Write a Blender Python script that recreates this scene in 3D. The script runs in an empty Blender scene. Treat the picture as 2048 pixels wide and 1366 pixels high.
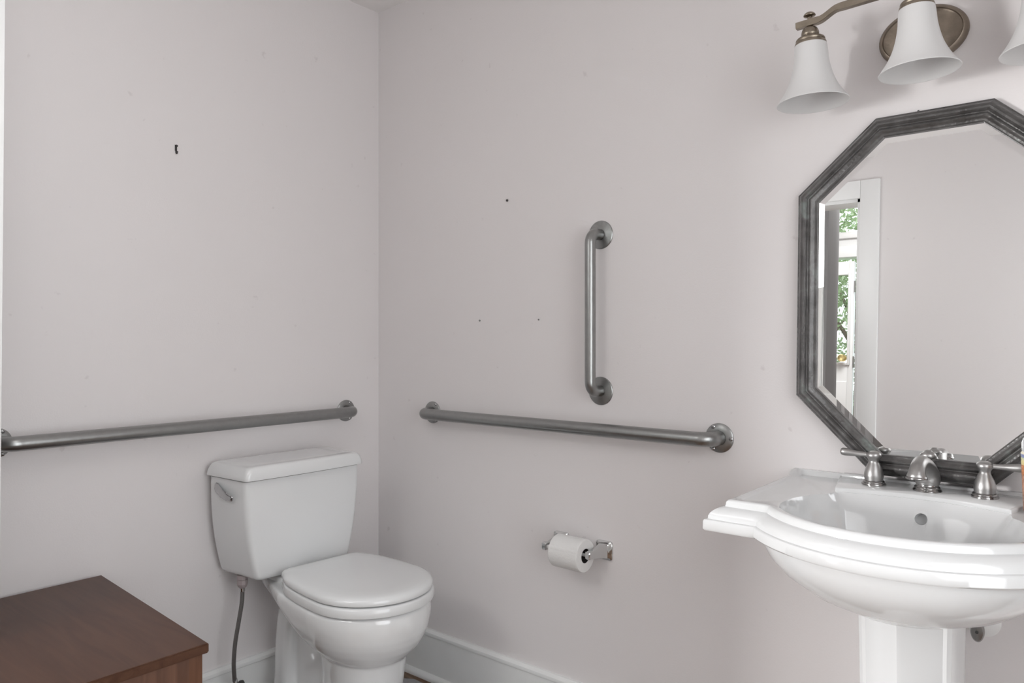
import bpy, bmesh, math, random
from mathutils import Vector, Matrix
from math import sin, cos, pi, radians as R
random.seed(4)
SC = bpy.context.scene
COL = SC.collection

# ------------------------------------------------------------------ camera
CX, CY, CH, YAW, FPX, HY = 2.2207, -1.8654, 1.2087, 39.9557, 1511.78, 670.78
cam = bpy.data.cameras.new('camera'); camo = bpy.data.objects.new('camera', cam); COL.objects.link(camo)
camo.location = (CX, CY, CH); camo.rotation_euler = (R(90), 0, R(YAW))
cam.sensor_width = 36; cam.lens = FPX/2048*36; cam.shift_y = -(683-HY)/2048
cam.clip_start = 0.02; cam.clip_end = 100
SC.camera = camo

# ------------------------------------------------------------------ view + world
SC.view_settings.view_transform = 'Standard'; SC.view_settings.look = 'None'
SC.view_settings.gamma = 1.0; SC.view_settings.exposure = 0.0
SC.view_settings.use_curve_mapping = False
w = bpy.data.worlds.new('sky'); SC.world = w; w.use_nodes = True
w.node_tree.nodes['Background'].inputs[0].default_value = (0.90, 0.95, 1.0, 1)
w.node_tree.nodes['Background'].inputs[1].default_value = 2.6

# ------------------------------------------------------------------ lights
def area(name, loc, aim, sx, sy, power, col=(1, 1, 1), shape='RECTANGLE'):
    l = bpy.data.lights.new(name, 'AREA'); l.shape = shape; l.size = sx
    if shape == 'RECTANGLE': l.size_y = sy
    l.energy = power; l.color = col
    o = bpy.data.objects.new(name, l); COL.objects.link(o); o.location = loc
    d = Vector(aim)-Vector(loc); o.rotation_euler = d.to_track_quat('-Z', 'Y').to_euler()
    return o
# daylight falling through the hallway's front door and the wide window beside it
hd_ = area('hallway_daylight', (-1.02, -4.30, 1.0), (1.65, 0, 0.30), 0.55, 1.2, 18.5, (1, 0.99, 0.985)); hd_.data.spread = R(52)
# added soft fill light in mid-air; no lamp hangs here
pl = bpy.data.lights.new('room_fill_light', 'POINT'); pl.energy = 6.0; pl.shadow_soft_size = .25; pl.color = (1, .99, .985)
plo = bpy.data.objects.new('room_fill_light', pl); COL.objects.link(plo); plo.location = (0.93, -1.40, 1.75)
# added fill light from the right, set in the added window opening
XRW = 2.775
area('side_fill_light', (XRW, -1.33, 1.14), (0.4, -1.33+.45, 0.72), 1.1, 1.75, 14.5, (1, 0.99, 0.985))
# added fill light under the hallway ceiling, which has no lamp
area('hallway_fill_light', (0.9, -3.3, 2.65), (0.9, -3.3, 0), 0.9, 0.9, 44, (1, 0.99, 0.98))

# ------------------------------------------------------------------ materials
def mat(name, base=(.8, .8, .8), rough=.5, metal=0., coat=0., bump=0., bscale=80., var=0., vscale=6., spec=.5, trans=0., stretch=None):
    m = bpy.data.materials.new(name); m.use_nodes = True
    nt = m.node_tree; b = nt.nodes['Principled BSDF']
    b.inputs['Base Color'].default_value = (*base, 1)
    b.inputs['Roughness'].default_value = rough; b.inputs['Metallic'].default_value = metal
    b.inputs['Coat Weight'].default_value = coat; b.inputs['Coat Roughness'].default_value = .04
    b.inputs['Specular IOR Level'].default_value = spec
    b.inputs['Transmission Weight'].default_value = trans
    tc = nt.nodes.new('ShaderNodeTexCoord'); mp = nt.nodes.new('ShaderNodeMapping')
    nt.links.new(tc.outputs['Object'], mp.inputs[0])
    if stretch: mp.inputs['Scale'].default_value = stretch
    n = nt.nodes.new('ShaderNodeTexNoise'); n.inputs['Scale'].default_value = vscale; n.inputs['Detail'].default_value = 6
    nt.links.new(mp.outputs[0], n.inputs['Vector'])
    mx = nt.nodes.new('ShaderNodeMix'); mx.data_type = 'RGBA'
    mx.inputs[6].default_value = (*[c*(1-var) for c in base], 1)
    mx.inputs[7].default_value = (*[min(1, c*(1+var)) for c in base], 1)
    nt.links.new(n.outputs[0], mx.inputs[0]); nt.links.new(mx.outputs[2], b.inputs['Base Color'])
    if bump:
        n2 = nt.nodes.new('ShaderNodeTexNoise'); n2.inputs['Scale'].default_value = bscale; n2.inputs['Detail'].default_value = 4
        nt.links.new(mp.outputs[0], n2.inputs['Vector'])
        bp = nt.nodes.new('ShaderNodeBump'); bp.inputs['Strength'].default_value = bump; bp.inputs['Distance'].default_value = .002
        nt.links.new(n2.outputs[0], bp.inputs['Height']); nt.links.new(bp.outputs[0], b.inputs['Normal'])
    return m
def ramp_on(m, socket, stops, scale, stretch=(1, 1, 1), detail=8, dist=0.):
    nt = m.node_tree; b = nt.nodes['Principled BSDF']
    tc = nt.nodes.new('ShaderNodeTexCoord'); mp = nt.nodes.new('ShaderNodeMapping'); mp.inputs['Scale'].default_value = stretch
    n = nt.nodes.new('ShaderNodeTexNoise'); n.inputs['Scale'].default_value = scale; n.inputs['Detail'].default_value = detail
    n.inputs['Distortion'].default_value = dist
    r = nt.nodes.new('ShaderNodeValToRGB'); e = r.color_ramp.elements
    while len(e) < len(stops): e.new(.5)
    for el, (p, c) in zip(e, stops): el.position = p; el.color = (*c, 1)
    nt.links.new(tc.outputs['Object'], mp.inputs[0]); nt.links.new(mp.outputs[0], n.inputs['Vector'])
    nt.links.new(n.outputs[0], r.inputs[0]); nt.links.new(r.outputs[0], b.inputs[socket])
    return r

WALL = mat('painted_wall', (.80, .773, .773), .6, bump=.12, bscale=220, var=.012, vscale=2.2, spec=.3)
def scuffs(m):
    nt = m.node_tree; b = nt.nodes['Principled BSDF']; src = b.inputs['Base Color'].links[0].from_socket
    tc = nt.nodes.new('ShaderNodeTexCoord'); n = nt.nodes.new('ShaderNodeTexNoise'); n.inputs['Scale'].default_value = 26; n.inputs['Detail'].default_value = 3
    rr = nt.nodes.new('ShaderNodeValToRGB'); e = rr.color_ramp.elements; e[0].position = .70; e[0].color = (1, 1, 1, 1); e[1].position = .76; e[1].color = (.90, .89, .89, 1)
    mx = nt.nodes.new('ShaderNodeMix'); mx.data_type = 'RGBA'; mx.blend_type = 'MULTIPLY'; mx.inputs[0].default_value = 1
    nt.links.new(tc.outputs['Object'], n.inputs['Vector']); nt.links.new(n.outputs[0], rr.inputs[0])
    nt.links.new(src, mx.inputs[6]); nt.links.new(rr.outputs[0], mx.inputs[7]); nt.links.new(mx.outputs[2], b.inputs['Base Color'])
scuffs(WALL)
CEIL = mat('ceiling_paint', (.88, .86, .855), .8, bump=.1, bscale=200)
TRIM = mat('trim_paint', (.86, .875, .87), .35, bump=.06, bscale=60, var=.03, vscale=14)
DOORW = mat('door_paint', (.88, .89, .89), .35, var=.01)
PORC = mat('porcelain', (.77, .785, .79), .12, coat=.8, var=.008, vscale=3)
SINKP = mat('sink_porcelain', (.68, .69, .695), .1, coat=.35, var=.006, vscale=3)
SEATP = mat('seat_plastic', (.73, .745, .75), .22, coat=.3, var=.006)
STEEL = mat('brushed_steel', (.33, .335, .33), .34, 1., var=.10, vscale=60, bump=.15, bscale=90, stretch=(1, 1, 1))
NICKEL = mat('brushed_nickel', (.42, .415, .41), .38, 1., var=.08, vscale=50)
NICKELD = mat('polished_nickel', (.34, .335, .33), .2, 1.)
SCREW = mat('screw_steel', (.42, .42, .42), .25, 1.)
CHROME = mat('chrome', (.62, .625, .62), .06, 1.)
BRAID = mat('braided_steel', (.20, .19, .185), .4, .9, bump=1., bscale=900, var=.5, vscale=700)
DARKP = mat('dark_plastic', (.06, .06, .06), .4)
PAPER = mat('tissue_paper', (.80, .80, .79), .95, bump=.5, bscale=160, var=.02, vscale=60, spec=.1)
CARD = mat('cardboard_in_shade', (.05, .045, .04), .9)  # nearly black: the shade inside the roll is put into this colour
SHADE = mat('frosted_glass', (.70, .70, .70), .35, spec=.4)
SHADE.node_tree.nodes['Principled BSDF'].inputs['Subsurface Weight'].default_value = .35
SHADE.node_tree.nodes['Principled BSDF'].inputs['Subsurface Radius'].default_value = (.02, .02, .02)
BRONZE = mat('antique_silver', (.30, .26, .21), .33, 1., var=.25, vscale=70, bump=.3, bscale=160)
PLATE = mat('aged_plate', (.25, .21, .17), .45, .85, var=.35, vscale=45, bump=.35, bscale=120)
FRAME = mat('grey_wood_frame', (.09, .088, .086), .3, .35, coat=.25, bump=.5, bscale=60, stretch=(3, 3, 3))
ramp_on(FRAME, 'Base Color', [(.30, (.055, .053, .052)), (.58, (.115, .112, .11)), (.72, (.19, .215, .205))], 24, (1, 1, 1), 9, .4)
MIRR = mat('mirror_silver', (.93, .935, .93), .0, 1., spec=.5)
WOOD = mat('walnut_wood', (.12, .055, .03), .38, coat=.0, spec=.35)
ramp_on(WOOD, 'Base Color', [(.25, (.070, .030, .017)), (.5, (.090, .041, .024)), (.75, (.112, .054, .032))], 5, (.7, 7, 7), 10, 1.2)
WOODV = mat('walnut_side', (.12, .055, .03), .38)
ramp_on(WOODV, 'Base Color', [(.3, (.105, .046, .026)), (.5, (.150, .068, .039)), (.72, (.185, .09, .052))], 7, (6, 6, .6), 10, .8)
FLOOR = mat('oak_floor', (.2, .11, .06), .35)
ramp_on(FLOOR, 'Base Color', [(.25, (.045, .022, .011)), (.5, (.16, .085, .042)), (.75, (.26, .15, .08))], 9, (1.2, 14, 1), 10, .6)
RUG = mat('grey_rug', (.42, .42, .43), .95, bump=1., bscale=400, var=.2, vscale=260, spec=.1)
DARKPOST = mat('dark_grey_paint', (.30, .30, .303), .35)
BRASS = mat('brass', (.75, .6, .28), .25, 1.)
GLASS = mat('clear_glass', (.97, .98, .98), .0, trans=1.)
HOLE = mat('grey_metal', (.3, .3, .3), .5, .6)  # plain mid-grey metal for the small wall screws
NAIL = mat('nail_steel', (.07, .065, .065), .5, .5)
LEAF = mat('leaf_green', (.36, .46, .27), .6, var=.5, vscale=3)
BARK = mat('bark', (.12, .09, .06), .9, bump=.6, bscale=30)
LAWN = mat('lawn', (.12, .2, .06), .9, var=.4, vscale=8)
CAPP = mat('clear_cap', (.72, .74, .75), .15, trans=.3)
MARK = mat('faint_grey_print', (.66, .66, .66), .3)
BULB = mat('bulb_glass', (.85, .85, .84), .4)
FILL = mat('wall_filler', (.60, .555, .55), .7)
# bottle label: stacked colour bands with a mottled pattern
LABEL = mat('label_print', (.5, .5, .5), .4)
def _label():
    nt = LABEL.node_tree; b = nt.nodes['Principled BSDF']
    tc = nt.nodes.new('ShaderNodeTexCoord'); sx = nt.nodes.new('ShaderNodeSeparateXYZ'); r = nt.nodes.new('ShaderNodeValToRGB')
    nt.links.new(tc.outputs['Generated'], sx.inputs[0]); nt.links.new(sx.outputs[2], r.inputs[0])
    e = r.color_ramp.elements; r.color_ramp.interpolation = 'CONSTANT'
    st = [(0, (.30, .17, .13)), (.30, (.42, .22, .15)), (.62, (.50, .20, .09)), (.78, (.70, .60, .30)), (.86, (.55, .58, .35)), (.90, (.22, .25, .42)), (.955, (.75, .70, .55))]
    while len(e) < len(st): e.new(.5)
    for el, (p, c) in zip(e, st): el.position = p; el.color = (*c, 1)
    n = nt.nodes.new('ShaderNodeTexNoise'); n.inputs['Scale'].default_value = 160
    mp = nt.nodes.new('ShaderNodeMapping'); mp.inputs['Scale'].default_value = (1, 1, 3)
    nt.links.new(tc.outputs['Object'], mp.inputs[0]); nt.links.new(mp.outputs[0], n.inputs['Vector'])
    g = nt.nodes.new('ShaderNodeMix'); g.data_type = 'RGBA'; g.blend_type = 'OVERLAY'; g.inputs[0].default_value = .8
    nt.links.new(r.outputs[0], g.inputs[6]); nt.links.new(n.outputs[0], g.inputs[7]); nt.links.new(g.outputs[2], b.inputs['Base Color'])
_label()

# ------------------------------------------------------------------ mesh helpers
def obj(name, bm, m, parent=None, smooth=True, angle=35, loc=None, rot=None):
    bmesh.ops.recalc_face_normals(bm, faces=bm.faces)
    me = bpy.data.meshes.new(name); bm.to_mesh(me); bm.free()
    if smooth:
        for p in me.polygons: p.use_smooth = True
        me.set_sharp_from_angle(angle=R(angle))
    me.materials.append(m)
    o = bpy.data.objects.new(name, me); COL.objects.link(o)
    if loc: o.location = loc
    if rot: o.rotation_euler = rot
    if parent: o.parent = parent
    return o
def thing(name, label, cat, loc=(0, 0, 0), rot=(0, 0, 0), group=None):
    o = bpy.data.objects.new(name, None); COL.objects.link(o); o.location = loc; o.rotation_euler = rot
    o.empty_display_size = .05
    o['label'] = label; o['category'] = cat
    if group: o['group'] = group
    return o
def tag(o, label, cat, group=None):
    o['label'] = label; o['category'] = cat
    if group: o['group'] = group
    return o
def struct(o): o['kind'] = 'structure'; return o
def box(bm, x0, x1, y0, y1, z0, z1, bev=0., seg=2):
    M = Matrix.Translation(((x0+x1)/2, (y0+y1)/2, (z0+z1)/2)) @ Matrix.Diagonal((x1-x0, y1-y0, z1-z0, 1))
    r = bmesh.ops.create_cube(bm, size=1, matrix=M)
    if bev:
        es = {e for v in r['verts'] for e in v.link_edges}
        bmesh.ops.bevel(bm, geom=list(es), offset=bev, segments=seg, profile=.5, affect='EDGES')
    return bm
def B(*a, **k): return box(bmesh.new(), *a, **k)
def loft(bm, rings, cap0=True, cap1=True, closed=True):
    vr = [[bm.verts.new(p) for p in r] for r in rings]
    n = len(vr[0])
    for a, b in zip(vr, vr[1:]):
        for i in range(n if closed else n-1):
            j = (i+1) % n
            try: bm.faces.new((a[i], a[j], b[j], b[i]))
            except ValueError: pass
    if cap0: bm.faces.new(list(reversed(vr[0])))
    if cap1: bm.faces.new(vr[-1])
    return vr
def lathe(bm, prof, M=Matrix(), n=48, cap0=True, cap1=True):
    """prof: list of (r, h) about local z; M places it"""
    rings = [[M @ Vector((max(r, 1e-5)*cos(2*pi*i/n), max(r, 1e-5)*sin(2*pi*i/n), h)) for i in range(n)] for r, h in prof]
    return loft(bm, rings, cap0, cap1)
def tube(bm, pts, rad, n=20, cap=True, up=Vector((0, 0, 1)), flat=None):
    pts = [Vector(p) for p in pts]; m = len(pts)
    if not hasattr(rad, '__len__'): rad = [rad]*m
    t0 = (pts[1]-pts[0]).normalized()
    a = t0.orthogonal().normalized() if abs(t0.dot(up)) > .99 else (up - t0*up.dot(t0)).normalized()
    rings = []; prev = t0
    for i, p in enumerate(pts):
        t = ((pts[min(i+1, m-1)]-pts[max(i-1, 0)])).normalized()
        q = prev.rotation_difference(t); a = (q @ a).normalized(); prev = t
        b = t.cross(a)
        fa = flat[i] if flat else 1.
        rings.append([p + a*cos(2*pi*k/n)*rad[i]*fa + b*sin(2*pi*k/n)*rad[i] for k in range(n)])
    return loft(bm, rings, cap, cap)
def fillet(pts, r, n=8):
    """round the corners of a polyline"""
    pts = [Vector(p) for p in pts]; out = [pts[0]]
    for a, b, c in zip(pts, pts[1:], pts[2:]):
        u = (a-b).normalized(); v = (c-b).normalized(); th = u.angle(v)
        d = r/math.tan(th/2); p0 = b+u*d; p1 = b+v*d
        cen = b+(u+v).normalized()*(r/sin(th/2))
        for k in range(n+1):
            s = k/n; q = (p0-cen).slerp(p1-cen, s) if False else None
            w0 = p0-cen; w1 = p1-cen; an = w0.angle(w1)
            out.append(cen + (w0*sin((1-s)*an)+w1*sin(s*an))/sin(an))
    out.append(pts[-1]); return out
def smoothp(pts, n=6):
    """Catmull-Rom through points (any dimension tuples)"""
    P = [pts[0]]+list(pts)+[pts[-1]]; out = []
    for i in range(1, len(P)-2):
        for k in range(n):
            t = k/n
            out.append(tuple(.5*((2*b)+(c-a)*t+(2*a-5*b+4*c-d)*t*t+(3*b-a-3*c+d)*t**3) for a, b, c, d in zip(P[i-1], P[i], P[i+1], P[i+2])))
    out.append(tuple(pts[-1])); return out
def TY(x, y, z):   # local z -> world -y (out of the right-hand wall)
    return Matrix.Translation((x, y, z)) @ Matrix.Rotation(R(90), 4, 'X')
def TX(x, y, z):   # local z -> world +x (out of the left-hand wall)
    return Matrix.Translation((x, y, z)) @ Matrix.Rotation(R(90), 4, 'Y')

# ------------------------------------------------------------------ room shell
XR, YB, ZC = 2.78, -2.04, 2.427
D0, D1, DH = .32, 1.166, 2.005                 # door opening in the wall behind the camera
FY, FZ = -4.5, 2.85                            # hallway: far wall, ceiling
struct(obj('floor', B(-3.2, 4, FY-.1, .12, -.1, 0), FLOOR, smooth=False))
struct(obj('ceiling', B(-.1, XR+.1, YB, .1, ZC, ZC+.1), CEIL, smooth=False))
struct(obj('wall_left', B(-.12, 0, YB-.12, .12, 0, ZC+.5), WALL, smooth=False))
struct(obj('wall_back', B(0, XR, 0, .12, 0, ZC), WALL, smooth=False))
bm = bmesh.new(); WY0, WY1, WZ0, WZ1 = -1.93, -.73, .24, 2.08      # tall window added around the fill light, unseen beside the camera
box(bm, XR, XR+.12, YB-.12, WY0, 0, ZC+.5); box(bm, XR, XR+.12, WY1, .12, 0, ZC+.5)
box(bm, XR, XR+.12, WY0, WY1, 0, WZ0); box(bm, XR, XR+.12, WY0, WY1, WZ1, ZC+.5)
struct(obj('wall_right', bm, WALL, smooth=False))
bm = bmesh.new()
for a, b in ((WY0, WY0+.05), (WY1-.05, WY1), (-1.345, -1.315)): box(bm, XR+.06, XR+.10, a, b, WZ0, WZ1)
for a, b in ((WZ0, WZ0+.05), (WZ1-.05, WZ1), (1.14, 1.18)): box(bm, XR+.061, XR+.099, WY0, WY1, a, b)
w3 = struct(obj('fill_window', bm, DOORW, smooth=False))
obj('pane', B(XR+.078, XR+.082, WY0, WY1, WZ0, WZ1), GLASS, w3, smooth=False)
bm = bmesh.new()
box(bm, 0, D0, YB-.12, YB, 0, ZC); box(bm, D1, XR, YB-.12, YB, 0, ZC); box(bm, D0, D1, YB-.12, YB, DH, ZC)
struct(obj('wall_front', bm, WALL, smooth=False))
# baseboards with a bead on top and a shoe mould at the floor
def baseboard_prof(bm, x0, x1, fn):
    prof = [(0, 0), (.030, 0), (.030, .006), (.0275, .012), (.023, .017), (.016, .020), (.0135, .0205), (.0135, .150), (.0175, .1525), (.0185, .158), (.0175, .1635), (.013, .168), (.009, .1715), (0, .1715)]
    loft(bm, [[fn(x0, d, z) for d, z in prof], [fn(x1, d, z) for d, z in prof]])
bm = bmesh.new(); baseboard_prof(bm, .0, XR, lambda a, d, z: (a, -d, z)); struct(obj('baseboard_back', bm, TRIM, angle=30))
bm = bmesh.new(); baseboard_prof(bm, YB, -.0, lambda a, d, z: (d, a, z)); struct(obj('baseboard_left', bm, TRIM, angle=30))
bm = bmesh.new(); baseboard_prof(bm, D1+.1, XR, lambda a, d, z: (a, YB+d, z)); struct(obj('baseboard_front', bm, TRIM, angle=30))
bm = bmesh.new(); baseboard_prof(bm, YB, -.0, lambda a, d, z: (XR-d, a, z)); struct(obj('baseboard_right', bm, TRIM, angle=30))
# door casing on the room side, jambs and head
bm = bmesh.new(); cw = .087
def casing(bm, x0, x1, z0, z1): box(bm, x0, x1, YB-.001, YB+.018, z0, z1, .003)
casing(bm, D1, D1+cw, 0, DH+cw); casing(bm, D0-cw, D0, 0, DH+cw); casing(bm, D0, D1, DH, DH+cw)
struct(obj('trim_1', bm, DOORW, smooth=True))
bm = bmesh.new()
box(bm, D1-.015, D1, YB-.12, YB, 0, DH); box(bm, D0, D0+.015, YB-.12, YB, 0, DH); box(bm, D0, D1, YB-.12, YB, DH-.015, DH)
struct(obj('trim_2', bm, DOORW, smooth=False))
# the upper leaf of the room's own door, swung into the room above the wooden cabinet
d2 = struct(bpy.data.objects.new('door_2', None)); COL.objects.link(d2); d2.location = (.300, YB, 0.012)
d2.rotation_euler = (R(-.45), 0, 0)
bm = bmesh.new(); box(bm, 0, .035, .004, .7080, .60, 1.98, .002)
dp = obj('door_panel', bm, DOORW, d2, smooth=True)
bm = bmesh.new(); lathe(bm, [(.006, 0), (.008, .03), (.024, .04), (.028, .055), (.02, .068), (0, .07)], Matrix.Translation((.035, .65, .95)) @ Matrix.Rotation(R(90), 4, 'Y'), 24)
obj('door_knob', bm, BRASS, dp)

# ------------------------------------------------------------------ hallway beyond the doorway
struct(obj('wall_hallway_left', B(-3.2, -3.08, FY, YB-.12, 0, FZ), WALL, smooth=False))
struct(obj('wall_hallway_right', B(3.4, 3.52, FY, YB-.12, 0, FZ), WALL, smooth=False))
struct(obj('ceiling_hallway', B(-3.2, 3.52, FY-.12, YB-.12, FZ, FZ+.1), CEIL, smooth=False))
bm = bmesh.new(); box(bm, -3.2, -.12, YB-.12, YB, 0, FZ); box(bm, XR+.12, 3.52, YB-.12, YB, 0, FZ); box(bm, -.12, XR+.12, YB-.12, YB-.06, ZC, FZ)
struct(obj('wall_hallway_near', bm, WALL, smooth=False))
E0, E1, EH, T0, T1 = -.44, .48, 2.13, 2.33, 2.58   # front door opening, transom
bm = bmesh.new()
box(bm, -3.2, -2.5, FY-.12, FY, 0, FZ); box(bm, -2.5, E0-.25, FY-.12, FY, 0, .7); box(bm, -2.5, E0-.25, FY-.12, FY, 2.4, FZ)
box(bm, E0-.25, E0, FY-.12, FY, 0, FZ); box(bm, E1+.0, 3.52, FY-.12, FY, 0, FZ); box(bm, E0, E1, FY-.12, FY, EH, T0); box(bm, E0, E1, FY-.12, FY, T1, FZ)
struct(obj('wall_far', bm, DOORW, smooth=False))
wn = struct(obj('window_1', (lambda b: (box(b, E0-.06, E1+.03, FY, FY+.03, T0-.05, T0, .004), box(b, E0-.06, E1+.03, FY, FY+.03, T1, T1+.06, .004), b)[-1])(bmesh.new()), DOORW))
obj('pane', B(E0, E1, FY-.062, FY-.056, T0, T1), GLASS, wn, smooth=False)
bm = bmesh.new()
for x in (-2.5, -1.66, E0-.28): box(bm, x, x+.04, FY-.08, FY-.04, .7, 2.4)
for z in (.7, 1.55, 2.36): box(bm, -2.5, E0-.25, FY-.08, FY-.04, z, z+.04)
w2 = struct(obj('window_2', bm, DOORW, smooth=False))
obj('pane', B(-2.5, E0-.25, FY-.064, FY-.058, .7, 2.4), GLASS, w2, smooth=False)
d1 = struct(bpy.data.objects.new('door_1', None)); COL.objects.link(d1); d1.location = (0, FY, 0)
g0, g1, gz0, gz1 = E0+.10, E1-.075, 1.29, 1.99
bm = bmesh.new()
box(bm, E0+.005, g0, -.06, -.015, .01, EH-.03, .002); box(bm, g1, E1-.035, -.06, -.015, .01, EH-.03, .002)
box(bm, g0, g1, -.06, -.015, gz1, EH-.03, .002); box(bm, g0, g1, -.06, -.015, .01, gz0, .002)
for z0, z1 in ((.2, .62), (.72, 1.14)): box(bm, g0, g1, -.02, -.006, z0, z1, .006)
dp = obj('door_panel', bm, DOORW, d1)
bm = bmesh.new()
for a in ((g0-.02, g0), (g1, g1+.02)): box(bm, *a, -.02, .002, gz0-.02, gz1+.02, .004)
for a in ((gz0-.02, gz0), (gz1, gz1+.02)): box(bm, g0, g1, -.02, .002, *a, .004)
obj('glass_frame', bm, DOORW, dp)
obj('pane', B(g0, g1, -.04, -.034, gz0, gz1), GLASS, dp, smooth=False)
for z in (.3, 1.25, 1.85):
    bm = bmesh.new(); lathe(bm, [(.007, 0), (.007, .09)], Matrix.Translation((E1-.026, -.008, z)), 12); obj('hinge', bm, NICKEL, d1)
bm = bmesh.new(); lathe(bm, [(.028, 0), (.028, .01), (.01, .014), (.01, .03), (.026, .04), (.03, .055), (.022, .07), (0, .074)], Matrix.Translation((g1-.03, -.012, 1.325)) @ Matrix.Rotation(R(-90), 4, 'X'), 24); obj('door_knob', bm, BRASS, d1)
bm = bmesh.new()
box(bm, E1, E1+.09, FY, FY+.02, 0, EH+.09, .003); box(bm, E0-.09, E0, FY, FY+.02, 0, EH+.09, .003); box(bm, E0, E1, FY, FY+.02, EH, EH+.09, .003)
struct(obj('trim_3', bm, DOORW))
# dark moulded post in the hallway
PX, PY = .716, -2.78
bm = bmesh.new()
sec = []
for k in range(6):
    a = k/6; sec += [(a, 0), (a+.11, .012)]
s = .2
def post_ring(z, g=0):
    pts = []
    n = 9
    for side in range(4):
        for k in range(n):
            u = -s/2 + s*k/n; inset = .008 if k % 2 else 0
            v = s/2 - inset + g
            p = (u*(1+2*g/s), v); a = -side*pi/2
            pts.append((PX + p[0]*cos(a)-p[1]*sin(a), PY + p[0]*sin(a)+p[1]*cos(a), z))
    return pts
loft(bm, [post_ring(0, .02), post_ring(.15, .02), post_ring(.17, 0), post_ring(FZ-.17, 0), post_ring(FZ-.15, .02), post_ring(FZ, .02)])
tag(obj('hallway_post', bm, DARKPOST, angle=20), 'dark grey moulded post beyond the doorway, seen only in the mirror', 'post')

# ------------------------------------------------------------------ garden seen through the front door
struct(obj('ground_outside', B(-14, 12, -22, FY-.12, -.2, -.02), LAWN, smooth=False))
def tree(x, y, h, r, label, seed):
    rnd = random.Random(seed)
    t = thing('garden_tree', label, 'tree', (x, y, -.02), group='trees in the garden')
    bm = bmesh.new(); tube(bm, [(0, 0, 0), (.03, .02, h*.35), (-.02, .04, h*.7)], [.10, .07, .03], 10)
    for k in range(5):
        a = k*2*pi/5; tube(bm, [(0, 0, h*(.3+.07*k)), (cos(a)*r*.5, sin(a)*r*.5, h*(.5+.07*k))], [.035, .01], 6)
    obj('trunk', bm, BARK, t)
    bm = bmesh.new()
    cl = [(rnd.uniform(-1, 1)*r*.7, rnd.uniform(-1, 1)*r*.7, h*rnd.uniform(.12, .97), r*rnd.uniform(.25, .5)) for _ in range(34)]
    for _ in range(4200):
        cx, cy, cz, cr = rnd.choice(cl)
        d = Vector((rnd.gauss(0, 1), rnd.gauss(0, 1), rnd.gauss(0, 1))).normalized()*cr*rnd.uniform(.6, 1)
        c = Vector((cx, cy, cz))+d; u = Vector((rnd.gauss(0, 1), rnd.gauss(0, 1), rnd.gauss(0, 1))).normalized()
        v = u.orthogonal().normalized(); l = rnd.uniform(.03, .055)
        vs = [bm.verts.new(c+q) for q in (-u*l, v*l*.45, u*l, -v*l*.45)]; bm.faces.new(vs)
    obj('foliage', bm, LEAF, t, smooth=False)
tree(-.35, -7.6, 3.4, .9, 'leafy tree outside the glazed front door, nearest of the garden trees', 1)
tree(-1.9, -10.6, 4.8, 1.3, 'taller leafy tree behind the one at the glazed front door', 2)
tree(-3.1, -7.4, 2.6, .9, 'low bushy tree outside the wide hallway window', 3)

# ------------------------------------------------------------------ grab bars
def grab_bar(name, label, p0, p1, off, rb, rf, wall, screws, group=None):
    """p0,p1: flange centres on the wall; wall: 'y' (back wall) or 'x' (left wall)"""
    out = Vector((0, -1, 0)) if wall == 'y' else Vector((1, 0, 0))
    p0 = Vector(p0); p1 = Vector(p1); t = thing(name, label, 'grab bar', (p0+p1)/2, group=group)
    c = (p0+p1)/2; a = p0-c; b = p1-c
    bm = bmesh.new(); tube(bm, fillet([a+out*.002, a+out*off, b+out*off, b+out*.002], rb*1.9, 12), rb, 32)
    obj('bar', bm, STEEL, t)
    for q in (a, b):
        bm = bmesh.new(); M = (TY if wall == 'y' else TX)(*q)
        lathe(bm, [(rf, 0), (rf, .0025), (rf-.0015, .0040), (rb+.006, .0062), (rb+.003, .0068), (rb+.0004, .0068), (rb+.0004, .004)], M, 56, True, False)
        f = obj('flange', bm, STEEL, t)
        if screws:
            for k in range(3):
                an = k*2*pi/3 + (0 if wall == 'y' else pi/3*0) 
                rr = (rf+rb)/2+.004
                d = (Vector((cos(an), 0, sin(an))) if wall == 'y' else Vector((0, cos(an+pi), sin(an+pi))))*rr
                if (q-a).length > 1e-6 and wall == 'y': pass
                elif wall == 'y': d = Vector((-d.x, 0, d.z))
                bm = bmesh.new(); pc = q+d+out*.0045
                M2 = (TY if wall == 'y' else TX)(*pc)
                lathe(bm, [(.0058, -.003), (.0058, .0008), (.0045, .0022), (.0025, .0028), (.0018, .0012), (0, .0012)], M2, 20, True, False)
                obj('screw', bm, SCREW, f)
    return t
grab_bar('grab_bar', 'long horizontal steel grab bar above the toilet tank', (0, -1.243, .9375), (0, -.153, .9365), .060, .019, .0385, 'x', True)
grab_bar('grab_bar', 'long horizontal steel grab bar between the toilet and the mirror, above the paper holder', (.294, 0, .9375), (1.367, 0, .9405), .060, .019, .0385, 'y', True)
grab_bar('grab_bar', 'short vertical steel grab bar in the middle of the wall', (.998, 0, 1.046), (.998, 0, 1.503), .056, .0158, .0415, 'y', False)

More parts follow.
